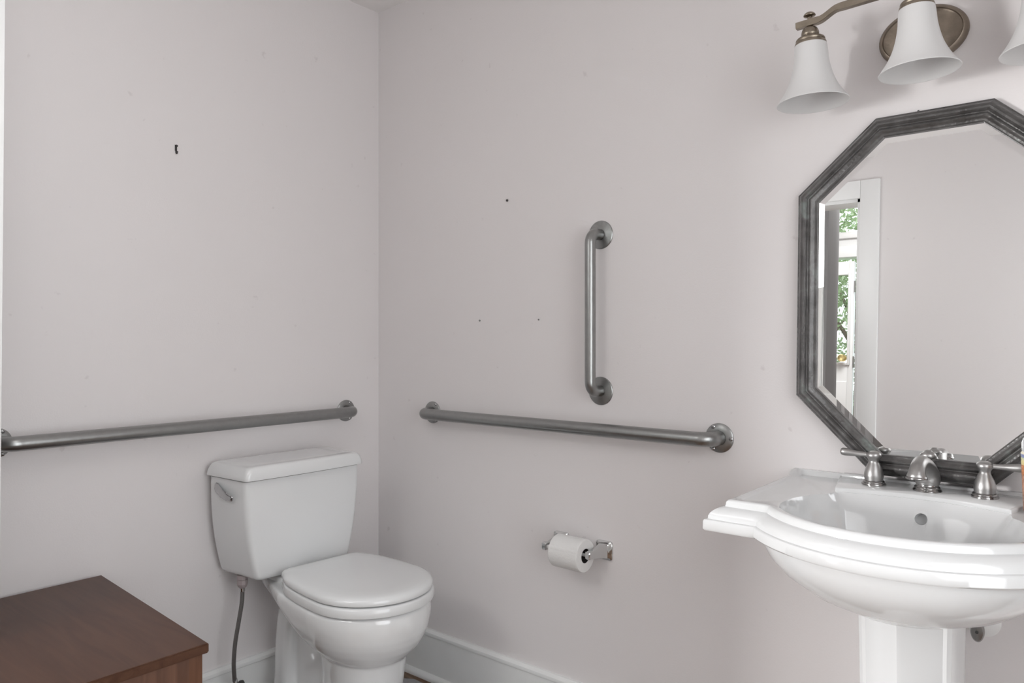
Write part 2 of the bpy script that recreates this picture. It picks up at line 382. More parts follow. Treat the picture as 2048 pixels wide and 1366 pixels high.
# ------------------------------------------------------------------ nails, hook, plugs
t = thing('picture_hook', 'small dark picture hook high on the wall above the left grab bar', 'hook', (0, -.779, 1.766))
bm = bmesh.new(); box(bm, 0, .0012, -.0035, .0035, -.006, .012, .0004)
obj('hook_plate', bm, NAIL, t)
bm = bmesh.new(); tube(bm, smoothp([(.001, 0, -.004), (.002, 0, -.012), (.007, 0, -.014), (.010, 0, -.008)]), .0022, 8); obj('hook', bm, NAIL, t)
bm = bmesh.new(); lathe(bm, [(.0035, 0), (.0035, .002), (.0012, .004), (0, .004)], Matrix.Translation((.001, .002, .009)) @ Matrix.Rotation(R(70), 4, 'Y'), 12); obj('nail', bm, NAIL, t)
def wall_screw(x, z, r, label, m=NAIL):
    bm = bmesh.new(); lathe(bm, [(r*.6, -.004), (r*.6, 0), (r, .001), (r*.9, .003), (r*.3, .0034), (0, .002)], Matrix.Rotation(R(90), 4, 'X'), 16)
    o = obj('wall_screw', bm, m, loc=(x, -.0005, z)); tag(o, label, 'screw'); return o
wall_screw(.639, 1.645, .0042, 'dark screw head, uppermost of the three on the wall left of the vertical bar')
wall_screw(.519, 1.258, .0034, 'small grey screw, left of the lower pair on the wall beside the vertical bar', HOLE)
wall_screw(.768, 1.258, .0026, 'tiny grey screw, right of the lower pair on the wall beside the vertical bar', HOLE)
o = wall_screw(1.835, 1.706, .002, 'thin nail sticking up behind the top edge of the mirror frame')
o.name = 'nail'; o['category'] = 'nail'

# ------------------------------------------------------------------ toilet
TYC = -.451
TROT = R(-3.8)
toi = thing('toilet', 'white two-piece toilet with closed lid standing in the corner', 'toilet', (.36, -.46, 0))
def T(x, y, z): return Vector((x-.36, y+.46, z))
def rrect(x0, x1, y0, y1, r, z, n=6, bow=0.):
    """rounded rectangle ring; bow pushes the +x side outward in the middle"""
    pts = []
    for cx, cy, a0 in ((x1-r, y1-r, 0), (x0+r, y1-r, pi/2), (x0+r, y0+r, pi), (x1-r, y0+r, 3*pi/2)):
        for k in range(n+1):
            a = a0+k/n*pi/2
            pts.append([cx+r*cos(a), cy+r*sin(a), z])
    # refine the +x side (between last and first)
    a, b = pts[-1], pts[0]
    for k in range(1, 10):
        f = k/10; pts.append([a[0]+(b[0]-a[0])*f + bow*sin(pi*f), a[1]+(b[1]-a[1])*f, z])
    return [T(*p) for p in pts]
# tank body
def hwt(z):   # tank half width at height
    u = (z-.478)/(.782-.478); return .165 + .042*(1-(1-u)**2.2)
def flare(ring):   # the tank is a little wider at the wall than at its front
    return [Vector((p.x, (p.y+.012)*(1+(.055+.045*max(0, (.78-p.z)/.3))*max(0, (.22-(p.x+.36))/.2))-.012, p.z)) for p in ring]
bm = bmesh.new(); rings = []
prof = [(.478, -.022), (.4795, -.012), (.484, -.004), (.492, 0)]+[(.50+.28*k/12, 0) for k in range(13)]
for z, ins in prof:
    h = hwt(z)+ins; u = (z-.478)/.304
    xf = .214+.003*u+ins
    rings.append(flare(rrect(.028-ins, xf, -.472-h, -.472+h, .016, z, 6, .006)))
loft(bm, rings)
tank = obj('tank', bm, PORC, toi, angle=50)
# tank lid
bm = bmesh.new(); rings = []
for z, ix, iy in [(.7835, .006, .006), (.784, .001, .001), (.787, 0, 0), (.798, .0005, .002), (.812, .002, .008), (.8185, .005, .013), (.8222, .010, .020), (.8240, .018, .032), (.8248, .05, .08)]:
    h = .2155-iy
    rings.append(flare(rrect(.018+iy*.4, .232-ix, -.472-h, -.472+h, .017, z, 6, .006)))
loft(bm, rings); obj('tank_lid', bm, PORC, tank, angle=40)
# flush lever on the tank's near side
bm = bmesh.new(); lathe(bm, [(.017, 0), (.017, .003), (.014, .006), (.009, .008)], Matrix.Translation(T(.085, -.470-.205, .745)) @ Matrix.Rotation(R(90), 4, 'X'), 24)
tube(bm, smoothp([tuple(T(.068, -.688, .752)), tuple(T(.092, -.694, .747)), tuple(T(.130, -.700, .737)), tuple(T(.168, -.692, .727))]), [.013]*3+[.0155]*4+[.014]*4+[.012]*4+[.009]*3+[.006], 16, up=Vector((0, 1, 0)), flat=[.42]*19)
obj('flush_lever', bm, mat('satin_chrome', (.50, .505, .51), .16, 1.), tank)
# bowl: egg-shaped rings lofted downward, a front column and a rear column, fused by a remesh
def egg(x0, x1, hw, z, n=56, back=.0, yc=TYC):
    """closed curve; widest point lies forward; 'back' squares the rear"""
    pts = []
    xm = x1-hw*1.15 if x1-x0 > 2*hw else (x0+x1)/2
    for k in range(n):
        a = 2*pi*k/n; c, s_ = cos(a), sin(a)
        if c >= 0: x = xm+(x1-xm)*c; y = hw*s_
        else:
            p = 2+back*3; c2 = -abs(c)**(2/p); s2 = math.copysign(abs(s_)**(2/p), s_)
            x = xm+(xm-x0)*c2
            f = 1-.0*back; y = hw*s2
            if back: # shelf narrows behind the seat
                u = (xm-x)/(xm-x0); y = s2*(hw+(min(hw, .125)-hw)*min(1, max(0, (u-.25)/.5))**1.2)
        pts.append(T(x, yc+y, z))
    return pts
bm = bmesh.new()
R1 = [(.462, .035, .692, .180), (.466, .045, .686, .172)]
low = [(.250, .33, .625, .105), (.262, .315, .640, .118), (.280, .285, .655, .134), (.305, .245, .672, .150), (.335, .20, .686, .164), (.365, .15, .695, .174), (.395, .09, .699, .181), (.42, .05, .700, .1845), (.445, .036, .698, .184), (.455, .035, .695, .181), (.460, .040, .688, .176)]
loft(bm, [egg(a, b, h, z, back=min(1, max(0, (z-.33)/.09))) for z, a, b, h in [(.460-(.460-z_)*.765, a_, b_, h_) for z_, a_, b_, h_ in low]])
col_ = [(0, .27, .66, .118), (.03, .28, .65, .112), (.08, .30, .632, .103), (.14, .32, .618, .098), (.20, .335, .615, .100), (.25, .34, .622, .104), (.30, .34, .63, .112)]
loft(bm, [egg(a, b, h, z) for z, a, b, h in col_])
def rr2(x0, x1, hw, r, z, n=6):
    pts = []
    for cx, cy, a0 in ((x1-r, hw-r, 0), (x0+r, hw-r, pi/2), (x0+r, -hw+r, pi), (x1-r, -hw+r, 3*pi/2)):
        for k in range(n+1):
            a = a0+k/n*pi/2; pts.append(T(cx+r*cos(a), TYC+cy+r*sin(a), z))
    return pts
loft(bm, [rr2(.11, .225, .105, .03, 0), rr2(.115, .215, .095, .03, .05), rr2(.115, .205, .085, .028, .15), rr2(.115, .205, .082, .026, .25), rr2(.12, .21, .078, .026, .32), rr2(.13, .26, .072, .026, .39), rr2(.13, .3, .06, .026, .42)])
loft(bm, [rr2(.16, .52, .055, .03, 0), rr2(.16, .52, .045, .03, .12), rr2(.17, .52, .045, .03, .3), rr2(.17, .5, .06, .03, .38)])   # web between the columns
# trapway bulge
lathe(bm, [(0, -.088), (.03, -.086), (.055, -.078), (.07, -.06), (.07, .06), (.055, .078), (.03, .086), (0, .088)], Matrix.Translation(T(.265, TYC, .06)) @ Matrix.Rotation(R(90), 4, 'X'), 32)
box(bm, *(T(.09, 0, 0).x, T(.62, 0, 0).x), T(0, TYC-.105, 0).y, T(0, TYC+.105, 0).y, .0, .022, .008)
bowl = obj('bowl', bm, PORC, toi)
md = bowl.modifiers.new('fuse', 'REMESH'); md.mode = 'VOXEL'; md.voxel_size = .0045; md.use_smooth_shade = True
md = bowl.modifiers.new('soften', 'SMOOTH'); md.factor = .6; md.iterations = 9
# raised shelf the tank sits on
bm = bmesh.new(); loft(bm, [rrect(.045, .235, TYC-.118, TYC+.118, .03, .455), rrect(.047, .230, TYC-.115, TYC+.115, .03, .472), rrect(.05, .222, TYC-.108, TYC+.108, .03, .4785)])
obj('tank_shelf', bm, PORC, bowl, angle=60)
# seat and lid: round front, straight back
def seat_ring(x0, x1, hw, z, ins=0., n=44, yc=TYC):
    x0 += ins; x1 -= ins; hw -= ins
    xm = x1-hw; pts = []
    for k in range(n+1):
        a = -pi/2+pi*k/n; pts.append(T(xm+(x1-xm)*cos(a), yc+hw*sin(a), z))
    # sides taper to a straight back with rounded corners
    hb = hw*.78; rc = .022
    side = smoothp([(xm, hw), (xm-(xm-x0)*.35, hw*.985), (xm-(xm-x0)*.7, hw*.915), (x0+rc*1.1, hb+rc*.1)], 5)[1:]
    cor = [(x0+rc-rc*sin(k/5*pi/2), hb-rc+rc*cos(k/5*pi/2)+.0) for k in range(1, 6)]
    up = side+cor
    for x, y in up: pts.append(T(x, yc+y, z))
    for x, y in reversed(up): pts.append(T(x, yc-y, z))
    return pts
SX0, SX1, SH = .258, .703, .180
bm = bmesh.new(); loft(bm, [seat_ring(SX0+.006, SX1+.002, SH+.002, z, i) for z, i in ((.4630, .006), (.4640, .001), (.468, 0), (.484, .001), (.4885, .004), (.490, .010))])
obj('seat', bm, SEATP, toi, angle=50)
bm = bmesh.new(); loft(bm, [seat_ring(SX0, SX1-.002, SH-.001, z, i) for z, i in ((.4935, .006), (.4943, .001), (.498, 0), (.506, .001), (.512, .006), (.5155, .015), (.5173, .030), (.5181, .06))])
obj('seat_lid', bm, SEATP, toi, angle=50)
for s_ in (-1, 1):
    bm = bmesh.new(); c = T(.245, TYC+s_*.075, .480); box(bm, c.x-.018, c.x+.02, c.y-.022, c.y+.022, .463, .502, .006); obj('seat_hinge', bm, SEATP, toi)
bm = bmesh.new(); c = T(.55, TYC-.160, .4835); box(bm, c.x-.008, c.x+.008, c.y-.007, c.y+.008, .489, .4955, .0008); obj('lid_bumper', bm, SHADE, toi)

# the bowl and seat stand turned by a few degrees against the wall
for o in [c for c in toi.children if c.name.split('.')[0] in ('bowl', 'seat', 'seat_lid', 'seat_hinge', 'lid_bumper')]:
    pv = T(.25, TYC, 0); o.matrix_basis = Matrix.Translation(pv) @ Matrix.Rotation(TROT, 4, 'Z') @ Matrix.Translation(-pv)
# water supply hose and stop valve
sup = thing('supply_hose', 'braided steel water hose hanging below the toilet tank', 'hose', (.12, -.648, .13))
def S_(x, y, z): return (x-.12, y+.648, z-.13)
bm = bmesh.new(); tube(bm, smoothp([S_(.120, -.632, .450), S_(.120, -.634, .40), S_(.120, -.645, .34), S_(.118, -.655, .28), S_(.112, -.656, .22), S_(.105, -.650, .175), S_(.10, -.645, .148)], 6), .0062, 16)
obj('hose', bm, BRAID, sup)
bm = bmesh.new(); lathe(bm, [(.016, .482), (.0165, .470), (.0135, .4695), (.0165, .469), (.0165, .455), (.013, .447), (.008, .442)][::-1], Matrix.Translation(S_(.120, -.632, 0)), 10)
obj('coupling_nut', bm, mat('grey_plastic_nut', (.36, .31, .31), .5), sup, angle=20)
for (x, y, z, dz) in ((.120, -.632, .432, .012), (.1015, -.646, .150, .016)):
    bm = bmesh.new(); lathe(bm, [(.0072, 0), (.0078, .002), (.0072, .004), (.0078, dz-.003), (.007, dz)], Matrix.Translation(S_(x, y, z)), 20); obj('ferrule', bm, CHROME, sup)
val = thing('stop_valve', 'dark angle stop valve at the lower end of the toilet hose', 'valve', (.06, -.642, .094))
bm = bmesh.new(); tube(bm, [(.04, -.002, .0), (.04, -.002, .060)], .0085, 12); tube(bm, [(-.062, 0, 0), (.045, 0, 0)], .009, 14); obj('valve_body', bm, NICKELD, val)
bm = bmesh.new(); lathe(bm, [(.005, 0), (.005, .010), (.010, .012), (.0115, .017), (.010, .024), (0, .026)], Matrix.Translation((.04, 0, .048)) @ Matrix.Rotation(R(-90), 4, 'X'), 20); obj('valve_handle', bm, DARKP, val)
bm = bmesh.new(); lathe(bm, [(.028, -.0445), (.027, -.040), (.012, -.032)], TX(0, 0, 0), 28); obj('escutcheon', bm, CHROME, val)

# rug round the toilet foot
bm = bmesh.new(); pts = []
N = 160
for k in range(N):
    a = 2*pi*k/N; rx, ry = .46, .425
    c, s_ = cos(a), sin(a); e = .34
    x = .60+rx*math.copysign(abs(c)**e, c); y = -.478+ry*math.copysign(abs(s_)**e, s_)+.004*sin(a*23)
    pts.append((x, y))
loft(bm, [[(x, y, 0.001) for x, y in pts], [(.60+(x-.60)*1.005, -.49+(y+.49)*1.005, .007) for x, y in pts], [(.60+(x-.60)*.97, -.49+(y+.49)*.97, .0135) for x, y in pts]])
tag(obj('bath_rug', bm, RUG), 'grey rug on the floor around the toilet foot', 'rug')

# ------------------------------------------------------------------ wooden cabinet
cab = thing('wooden_cabinet', 'low brown wooden cabinet against the left wall, beside the toilet', 'cabinet', (.36, -1.27, 0))
def C_(x, y, z): return (x-.36, y+1.27, z)
ztop = .55
def quad_ring(x0, x1, yn0, yn1, yf, z):   # back-near, front-near, far y
    return [C_(x0, yn0, z), C_(x0, yf, z), C_(x1, yf+.04, z), C_(x1, yn1, z)]
bm = bmesh.new(); loft(bm, [quad_ring(.020, .684, -.996, -1.041, -1.54, ztop-.021), quad_ring(.020, .684, -.996, -1.041, -1.54, ztop)])
bmesh.ops.bevel(bm, geom=list(bm.edges), offset=.0025, segments=2, affect='EDGES'); obj('cabinet_top', bm, WOOD, cab)
bm = bmesh.new(); loft(bm, [quad_ring(.036, .668, -1.006, -1.047, -1.53, .06), quad_ring(.036, .668, -1.006, -1.047, -1.53, ztop-.021)])
bmesh.ops.bevel(bm, geom=[e for e in bm.edges if abs((e.verts[0].co-e.verts[1].co).normalized().z) > .9], offset=.002, segments=2, affect='EDGES'); body = obj('cabinet_body', bm, WOODV, cab)
for z0, z1 in ((.305, .527), (.085, .300)):
    bm = bmesh.new(); c0 = C_(.668, -1.46, z0); c1 = C_(.671, -1.078, z1); box(bm, c0[0]-.002, c1[0], c0[1], c1[1], z0, z1, .002); dr = obj('drawer', bm, WOODV, cab)
    bm = bmesh.new(); lathe(bm, [(.006, 0), (.006, .012), (.014, .018), (.015, .024), (0, .027)], TX(c1[0], (c0[1]+c1[1])/2, (z0+z1)/2), 20); obj('drawer_knob', bm, NICKELD, dr)
for x in (.06, .61):
    for y in (-1.03 if x < .3 else -1.065, -1.44):
        bm = bmesh.new(); c = C_(x, y, 0); box(bm, c[0], c[0]+.04, c[1]-.04, c[1], 0, .06, .003); obj('leg', bm, WOODV, cab)

# ------------------------------------------------------------------ toilet paper holder and roll
hold = thing('paper_holder', 'chrome toilet paper holder with two square posts on the wall', 'paper holder', (.934, 0, .583))
bm = None
for s_, xc in ((-1, .857-.934), (1, 1.012-.934)):
    bm = bmesh.new()
    def sq(h, d, cx=0, cz=0, hz=None):
        hz = hz or h; r = min(h, hz)*.3; pts = []
        for sx, sz, a0 in ((1, 1, 0), (-1, 1, pi/2), (-1, -1, pi), (1, -1, 3*pi/2)):
            for k in range(4):
                a = a0+k/3*pi/2; pts.append((xc+cx+sx*(h-r)+r*cos(a), -d, cz+sz*(hz-r)+r*sin(a)))
        return pts
    loft(bm, [sq(.0275, 0), sq(.0275, .005), sq(.025, .0075), sq(.021, .009), sq(.016, .012, 0, 0, .0215), sq(.0125, .022, 0, .0, .0185), sq(.0095, .040, 0, 0, .0150), sq(.008, .062, 0, 0, .0118), sq(.0075, .073, 0, .002, .0105), sq(.0085, .074, 0, .002, .0112), sq(.0085, .090, 0, .002, .0108), sq(.006, .093, 0, .002, .008)])
    obj('post', bm, CHROME, hold, angle=32)
bm = bmesh.new()
M = Matrix.Translation((-.072, -.082, 0)) @ Matrix.Rotation(R(90), 4, 'Y')
lathe(bm, [(.006, 0), (.006, .006), (.0085, .008), (.0085, .070), (.0075, .072), (.0075, .118), (.0045, .119), (.0045, .1465)], M, 24)
obj('roller', bm, mat('white_plastic', (.7, .7, .7), .3), hold)
roll = thing('toilet_paper_roll', 'white toilet paper roll on the chrome holder', 'toilet paper', (.948, -.080, .580))
bm = bmesh.new()
M = Matrix.Translation((-.050, 0, 0)) @ Matrix.Rotation(R(90), 4, 'Y')
pr_ = [(.0205, 0), (.040, -.0008), (.0455, .0), (.0468, .002)]+[(.0468+.0003*(k % 2), .004+.092*k/20) for k in range(20)]+[(.0466, .098), (.0455, .100), (.040, .1008), (.0205, .100)]
lathe(bm, pr_+[(.0205, 0)], M, 64, False, False); obj('paper', bm, PAPER, roll, angle=50)
bm = bmesh.new(); lathe(bm, [(.0204, .0005), (.0204, .0995), (.0196, .0995), (.0196, .0005), (.0204, .0005)], M, 48, False, False); obj('core', bm, CARD, roll)
bm = bmesh.new()   # loose sheet edge
rings = []
for k in range(12):
    a = R(100+14*k/11); rr = .0474+.0005*sin(pi*k/11)
    rings.append([(-.0485, cos(a)*-rr*0 - rr*sin(R(60)+k*.02), rr*cos(R(60)+k*.02)), (.0485, -rr*sin(R(60)+k*.02), rr*cos(R(60)+k*.02))])
loft(bm, [[Vector(p) for p in r]+[Vector(p)*1.008 for p in reversed(r)] for r in rings]); obj('loose_sheet', bm, PAPER, roll)

# ------------------------------------------------------------------ pedestal sink
SXC = 1.868
sink = thing('pedestal_sink', 'white porcelain pedestal sink below the mirror', 'sink', (SXC, -.25, 0))
OY = .25
NB, NS, NW, NA = 24, 16, 8, 36
def seg(a, b, n): return [(a[0]+(b[0]-a[0])*k/n, a[1]+(b[1]-a[1])*k/n) for k in range(n)]
def poly(pts, n):
    L = [0]
    for a, b in zip(pts, pts[1:]): L.append(L[-1]+math.hypot(b[0]-a[0], b[1]-a[1]))
    out = []
    for k in range(n):
        d = L[-1]*k/n; i = max(j for j in range(len(L)-1) if L[j] <= d+1e-9)
        f = (d-L[i])/(L[i+1]-L[i]); out.append((pts[i][0]+(pts[i+1][0]-pts[i][0])*f, pts[i][1]+(pts[i+1][1]-pts[i][1])*f))
    return out
def arc(hs, ys, yc, n):   # from (-hs,ys) to (0,yc), flat at the middle
    d = ys-yc; r = (hs*hs+d*d)/(2*d); out = []
    a0 = math.asin(hs/r)
    for k in range(n):
        a = a0*(1-k/n); out.append((-r*sin(a), yc+r-r*cos(a)))
    return out
def mirror(half, mid):
    """half: points from back centre to front centre on the left, without the front centre"""
    L = half+[mid]; Rr = [(-x, y) for x, y in L[1:-1]]
    return L+list(reversed(Rr))
def outer(hb, hf, yw, hs, ys, yc, yb=0.):
    return mirror(seg((0, yb), (-hb, yb), NB)+seg((-hb, yb), (-hf, yw), NS)+seg((-hf, yw), (-hs, ys), NW)+arc(hs, ys, yc, NA), (0, yc))
def bowlring(g=0.):
    back = []
    d = .032; hs = .158; r = (hs*hs+d*d)/(2*d)
    a0 = math.asin(hs/r)
    for k in range(NB): a = a0*k/NB; back.append((-r*sin(a), -.142+(-r+r*cos(a))))
    side = poly([(-.158, -.174), (-.162, -.190), (-.166, -.207), (-.180, -.222), (-.196, -.255), (-.206, -.290), (-.209, -.325)], NS)
    wing = poly([(-.209, -.325), (-.208, -.355), (-.203, -.378), (-.196, -.396)], NW)
    return mirror(back+side+wing+arc(.196, -.396, -.499, NA), (0, -.499))
BR = bowlring()
CEN = (0, -.325)
def ell(a, bf, bb, cy, ref=BR):
    out = []
    for x, y in ref:
        an = math.atan2(y-CEN[1], x-CEN[0]); c, s_ = cos(an), sin(an); b = bf if s_ < 0 else bb
        r = 1/math.sqrt((c/a)**2+(s_/b)**2); out.append((c*r, cy+s_*r))
    return out
def mixr(A, B_, t): return [(a[0]*(1-t)+b[0]*t, a[1]*(1-t)+b[1]*t) for a, b in zip(A, B_)]
def at(ring, z, zb=None, ylim=-.026):
    return [Vector((x, y+OY, (zb if (zb is not None and y > ylim) else z))) for x, y in ring]
OUT = outer(.333, .333, -.443, .229, -.441, -.547)
rings = []
# underside of the bowl, bottom to top
for a, bf, bb, cy, z in [(.02, .02, .02, -.27, .652), (.06, .07, .06, -.27, .655), (.12, .13, .11, -.275, .673), (.175, .175, .17, -.285, .702), (.215, .205, .22, -.295, .737), (.240, .222, .25, -.300, .770), (.252, .228, .285, -.302, .798), (.256, .23, .29, -.302, .8125)]:
    rings.append(at(ell(a, bf, bb, cy, OUT), .8125-(.8125-z)*.84))
rings.append(at(outer(.322, .322, -.432, .222, -.430, -.536), .8135))
for h, y_, hs, ys, yc, z in [(.331, -.441, .2275, -.439, -.545, .8145), (.334, -.444, .2295, -.442, -.548, .818), (.334, -.444, .2295, -.442, -.548, .833), (.3325, -.4425, .2285, -.4405, -.5465, .8365), (.3305, -.4405, .228, -.4385, -.5445, .8373), (.3272, -.4372, .2265, -.4362, -.5412, .8378), (.3265, -.4365, .2262, -.4355, -.5405, .8392), (.3262, -.4362, .2260, -.4352, -.5402, .8440), (.3235, -.4338, .225, -.433, -.539, .8495), (.3185, -.429, .223, -.429, -.534, .8545), (.312, -.423, .220, -.4225, -.528, .8588), (.3055, -.417, .2175, -.417, -.523, .8610), (.3005, -.413, .2155, -.413, -.519, .8620), (.2995, -.412, .215, -.412, -.5183, .8655)]:
    rings.append(at(outer(h+.003, h, y_, hs, ys, yc), z))
for h, y_, hs, ys, yc, z in [(.2985, -.4115, .2145, -.411, -.5175, .8715), (.2955, -.409, .213, -.4085, -.515, .8750), (.2915, -.406, .211, -.406, -.5125, .8760)]:
    rings.append(at(outer(h+.006, h, y_, hs, ys, yc), z, .8845))
rings.append(at(outer(.288, .282, -.400, .207, -.4005, -.507, -.014), .8760, .8850))
rings.append(at(outer(.284, .278, -.397, .205, -.3985, -.5045, -.018), .8735, .8805))
rings.append(at(outer(.281, .275, -.3945, .2035, -.397, -.5035, -.022), .8720, .8735))
rings.append(at(BR, .8720))
inn = [(.99, .0, .8685), (.975, .15, .860), (.945, .6, .838), (.90, .5, .805), (.83, .8, .775), (.70, 1, .748), (.50, 1, .728), (.28, 1, .719), (.10, 1, .715)]
EL = ell(.205, .165, .165, -.325)
for s_, t_, z in inn:
    rg = mixr(BR, EL, t_); rings.append(at([((x)*s_, CEN[1]+(y-CEN[1])*s_) for x, y in rg], z))
bm = bmesh.new(); loft(bm, rings)
basin = obj('basin', bm, SINKP, sink, angle=42)
# bore the overflow hole through the bowl's back wall
def carve(o, bmc):
    me = bpy.data.meshes.new('bore'); bmesh.ops.recalc_face_normals(bmc, faces=bmc.faces); bmc.to_mesh(me); bmc.free()
    c = bpy.data.objects.new('bore', me); COL.objects.link(c); c.parent = o.parent
    md = o.modifiers.new('b', 'BOOLEAN'); md.operation = 'DIFFERENCE'; md.object = c; md.solver = 'EXACT'
    bpy.context.view_layer.update()
    dg = bpy.context.evaluated_depsgraph_get(); nm = bpy.data.meshes.new_from_object(o.evaluated_get(dg))
    o.modifiers.clear(); old = o.data; o.data = nm; bpy.data.objects.remove(c)
    for p in nm.polygons: p.use_smooth = True
    nm.set_sharp_from_angle(angle=R(42))
OVZ, OVY = .834, -.152
bmc = bmesh.new(); lathe(bmc, [(.0118, -.02), (.0118, .0125)], Matrix.Translation((.005, OVY+OY, OVZ)) @ Matrix.Rotation(R(-90-16), 4, 'X'), 40)
carve(basin, bmc)
bm = bmesh.new(); lathe(bm, [(.0116, .012), (.0116, .0135)], Matrix.Translation((.005, OVY+OY, OVZ)) @ Matrix.Rotation(R(-90-16), 4, 'X'), 32)
# raised faucet deck between the wings
bm = bmesh.new()
fr = []
d = .032; hs = .156; r_ = (hs*hs+d*d)/(2*d); a0 = math.asin(hs/r_)
for k in range(-20, 21):
    a = a0*k/20; fr.append((r_*sin(a), -.1385+(-r_+r_*cos(a))))
pl = [(-.196, -.012)]+[(-.160, -.170)]+fr+[(.160, -.170), (.196, -.012)]
loft(bm, [[Vector((x, y+OY, .860)) for x, y in pl], [Vector((x, y+OY, .8790)) for x, y in pl], [Vector((x*.992, (y+.075)*.975-.075+OY, .8810)) for x, y in pl]])
obj('faucet_deck', bm, SINKP, sink, angle=60)
# raised ledge behind the faucets
bm = bmesh.new(); box(bm, -.190, .190, OY-.024, OY-.001, .868, .8870, .0025); obj('back_ledge', bm, SINKP, sink)
# drain
bm = bmesh.new(); lathe(bm, [(.030, 0), (.030, .002), (.024, .004), (.022, .001), (.020, .001), (.0195, .006), (.012, .009), (0, .010)], Matrix.Translation((0, OY-.325, .7145)), 32); obj('drain_stopper', bm, NICKELD, sink)
# pedestal: faceted column
bm = bmesh.new()
pp = [(-.088, -.150), (-.094, -.185), (-.0935, -.196), (-.084, -.243), (-.0815, -.251), (-.0745, -.257), (-.068, -.2575), (-.008, -.302), (0, -.305), (.008, -.302), (.068, -.2575), (.0745, -.257), (.0815, -.251), (.084, -.243), (.0935, -.196), (.094, -.185), (.088, -.150)]
pr2 = []
for z, sc in ((0, 1.32), (.03, 1.32), (.045, 1.28), (.07, 1.2), (.11, 1.10), (.2, 1.02), (.35, .985), (.5, .985), (.60, 1.0), (.70, 1.03), (.73, 1.03)):
    pr2.append([Vector((x*sc-.007, (y+.17)*sc-.17+OY, z)) for x, y in pp])
loft(bm, pr2)
obj('pedestal', bm, SINKP, sink, angle=24)
# maker's word above the overflow
cu = bpy.data.curves.new('word', 'FONT'); cu.body = 'KOHLER'; cu.size = .0085; cu.align_x = 'CENTER'; cu.space_character = 1.15; cu.extrude = .0001
to = bpy.data.objects.new('word', cu); COL.objects.link(to); bpy.context.view_layer.update()
me = bpy.data.meshes.new_from_object(to.evaluated_get(bpy.context.evaluated_depsgraph_get())); bpy.data.objects.remove(to)
me.materials.clear(); me.materials.append(MARK)
lo = bpy.data.objects.new('lettering', me); COL.objects.link(lo); lo.parent = basin; LET = lo
k_ = .030/max(1e-6, max(v.co.x for v in me.vertices)-min(v.co.x for v in me.vertices))
ok_, hit, nrm, _ = basin.ray_cast(Vector((.005, OY-.30, .852)), Vector((0, 1, 0)))
if ok_:
    if nrm.y > 0: nrm = -nrm
    zx = nrm.normalized(); xx = Vector((0, 0, 1)).cross(zx).normalized(); yy = zx.cross(xx)
    mw = Matrix((xx, yy, zx)).transposed().to_4x4(); mw.translation = hit+zx*.0002
    lo.matrix_basis = mw @ Matrix.Scale(k_, 4)

# ------------------------------------------------------------------ faucet set
DZ = .8810
fc = thing('sink_faucet', 'brushed metal faucet with curved spout and two lever handles on the sink', 'faucet', (SXC, -.080, DZ))
def handle_set(x, s_):
    K = .88
    bm = bmesh.new(); lathe(bm, [(r, h*K) for r, h in smoothp([(.0185, .0095), (.0193, .016), (.0199, .024), (.0182, .035), (.0145, .046), (.0110, .055), (.0104, .0595), (.0122, .0645), (.0150, .0695), (.0154, .0745), (.0132, .0795), (.007, .0832), (.0001, .084)], 4)], Matrix.Translation((x, 0, 0)), n=48)
    bd = obj('handle', bm, NICKEL, fc, angle=60)
    bd['label'] = 'handle with its lever pointing %s' % ('left' if s_ < 0 else 'right')
    bm = bmesh.new(); lathe(bm, [(.0245, -.0005), (.0250, .0015), (.0245, .0035), (.0225, .0050), (.0222, .0062), (.0225, .0070), (.0215, .0088), (.0195, .0100)], Matrix.Translation((x, 0, 0)), n=48); obj('escutcheon', bm, NICKELD, bd)
    bm = bmesh.new()
    tube(bm, [(x+s_*q, 0, h*K) for q, h in smoothp([(.010, .0730), (.022, .0730), (.036, .0735), (.052, .0745), (.062, .0753), (.068, .0757), (.0705, .0758)], 4)], [a for a in smoothp([(.0050,), (.0054,), (.0062,), (.0080,), (.0086,), (.0068,), (.0015,)], 4) for a in a], 20)
    obj('lever', bm, NICKEL, bd, angle=60)
handle_set(-.105, -1)
handle_set(.104, 1)
bm = bmesh.new()
path = [(0, 0, .010), (0, .002, .019), (0, .002, .029), (0, -.006, .042), (0, -.022, .054), (0, -.045, .0635), (0, -.066, .0655), (0, -.084, .060), (0, -.093, .051), (0, -.096, .044), (0, -.0965, .041)]
rad = [.0200, .0238, .0245, .0218, .0186, .0160, .0148, .0148, .0162, .0182, .0178]
P2 = smoothp([p+(r,) for p, r in zip(path, rad)], 5)
tube(bm, [p[:3] for p in P2], [p[3] for p in P2], 32, up=Vector((0, 1, 0)))
spo = obj('spout', bm, NICKEL, fc, angle=60)
bm = bmesh.new(); lathe(bm, [(.0275, -.0005), (.0280, .0015), (.0270, .0038), (.0250, .0055), (.0246, .0070), (.0250, .0080), (.0236, .0100), (.0205, .0115), (.0200, .014)], n=48); obj('escutcheon', bm, NICKELD, spo)
bm = bmesh.new(); M = Matrix.Translation((0, -.0965, .0385)); lathe(bm, [(.0178, .006), (.0198, .004), (.0202, .002), (.0196, 0), (.0160, -.0005), (.0150, .004)], M, 40, True, False); obj('outlet_rim', bm, NICKELD, spo)
bm = bmesh.new(); lathe(bm, smoothp([(.0150, .030), (.0125, .044), (.0085, .056), (.0055, .0615), (.0060, .0645), (.0125, .0675), (.0155, .0725), (.0140, .0780), (.0085, .0818), (.0055, .0845), (.0001, .0853)], 4), Matrix.Translation((0, .010, 0)), 40)
obj('lift_knob', bm, NICKEL, fc, angle=60)

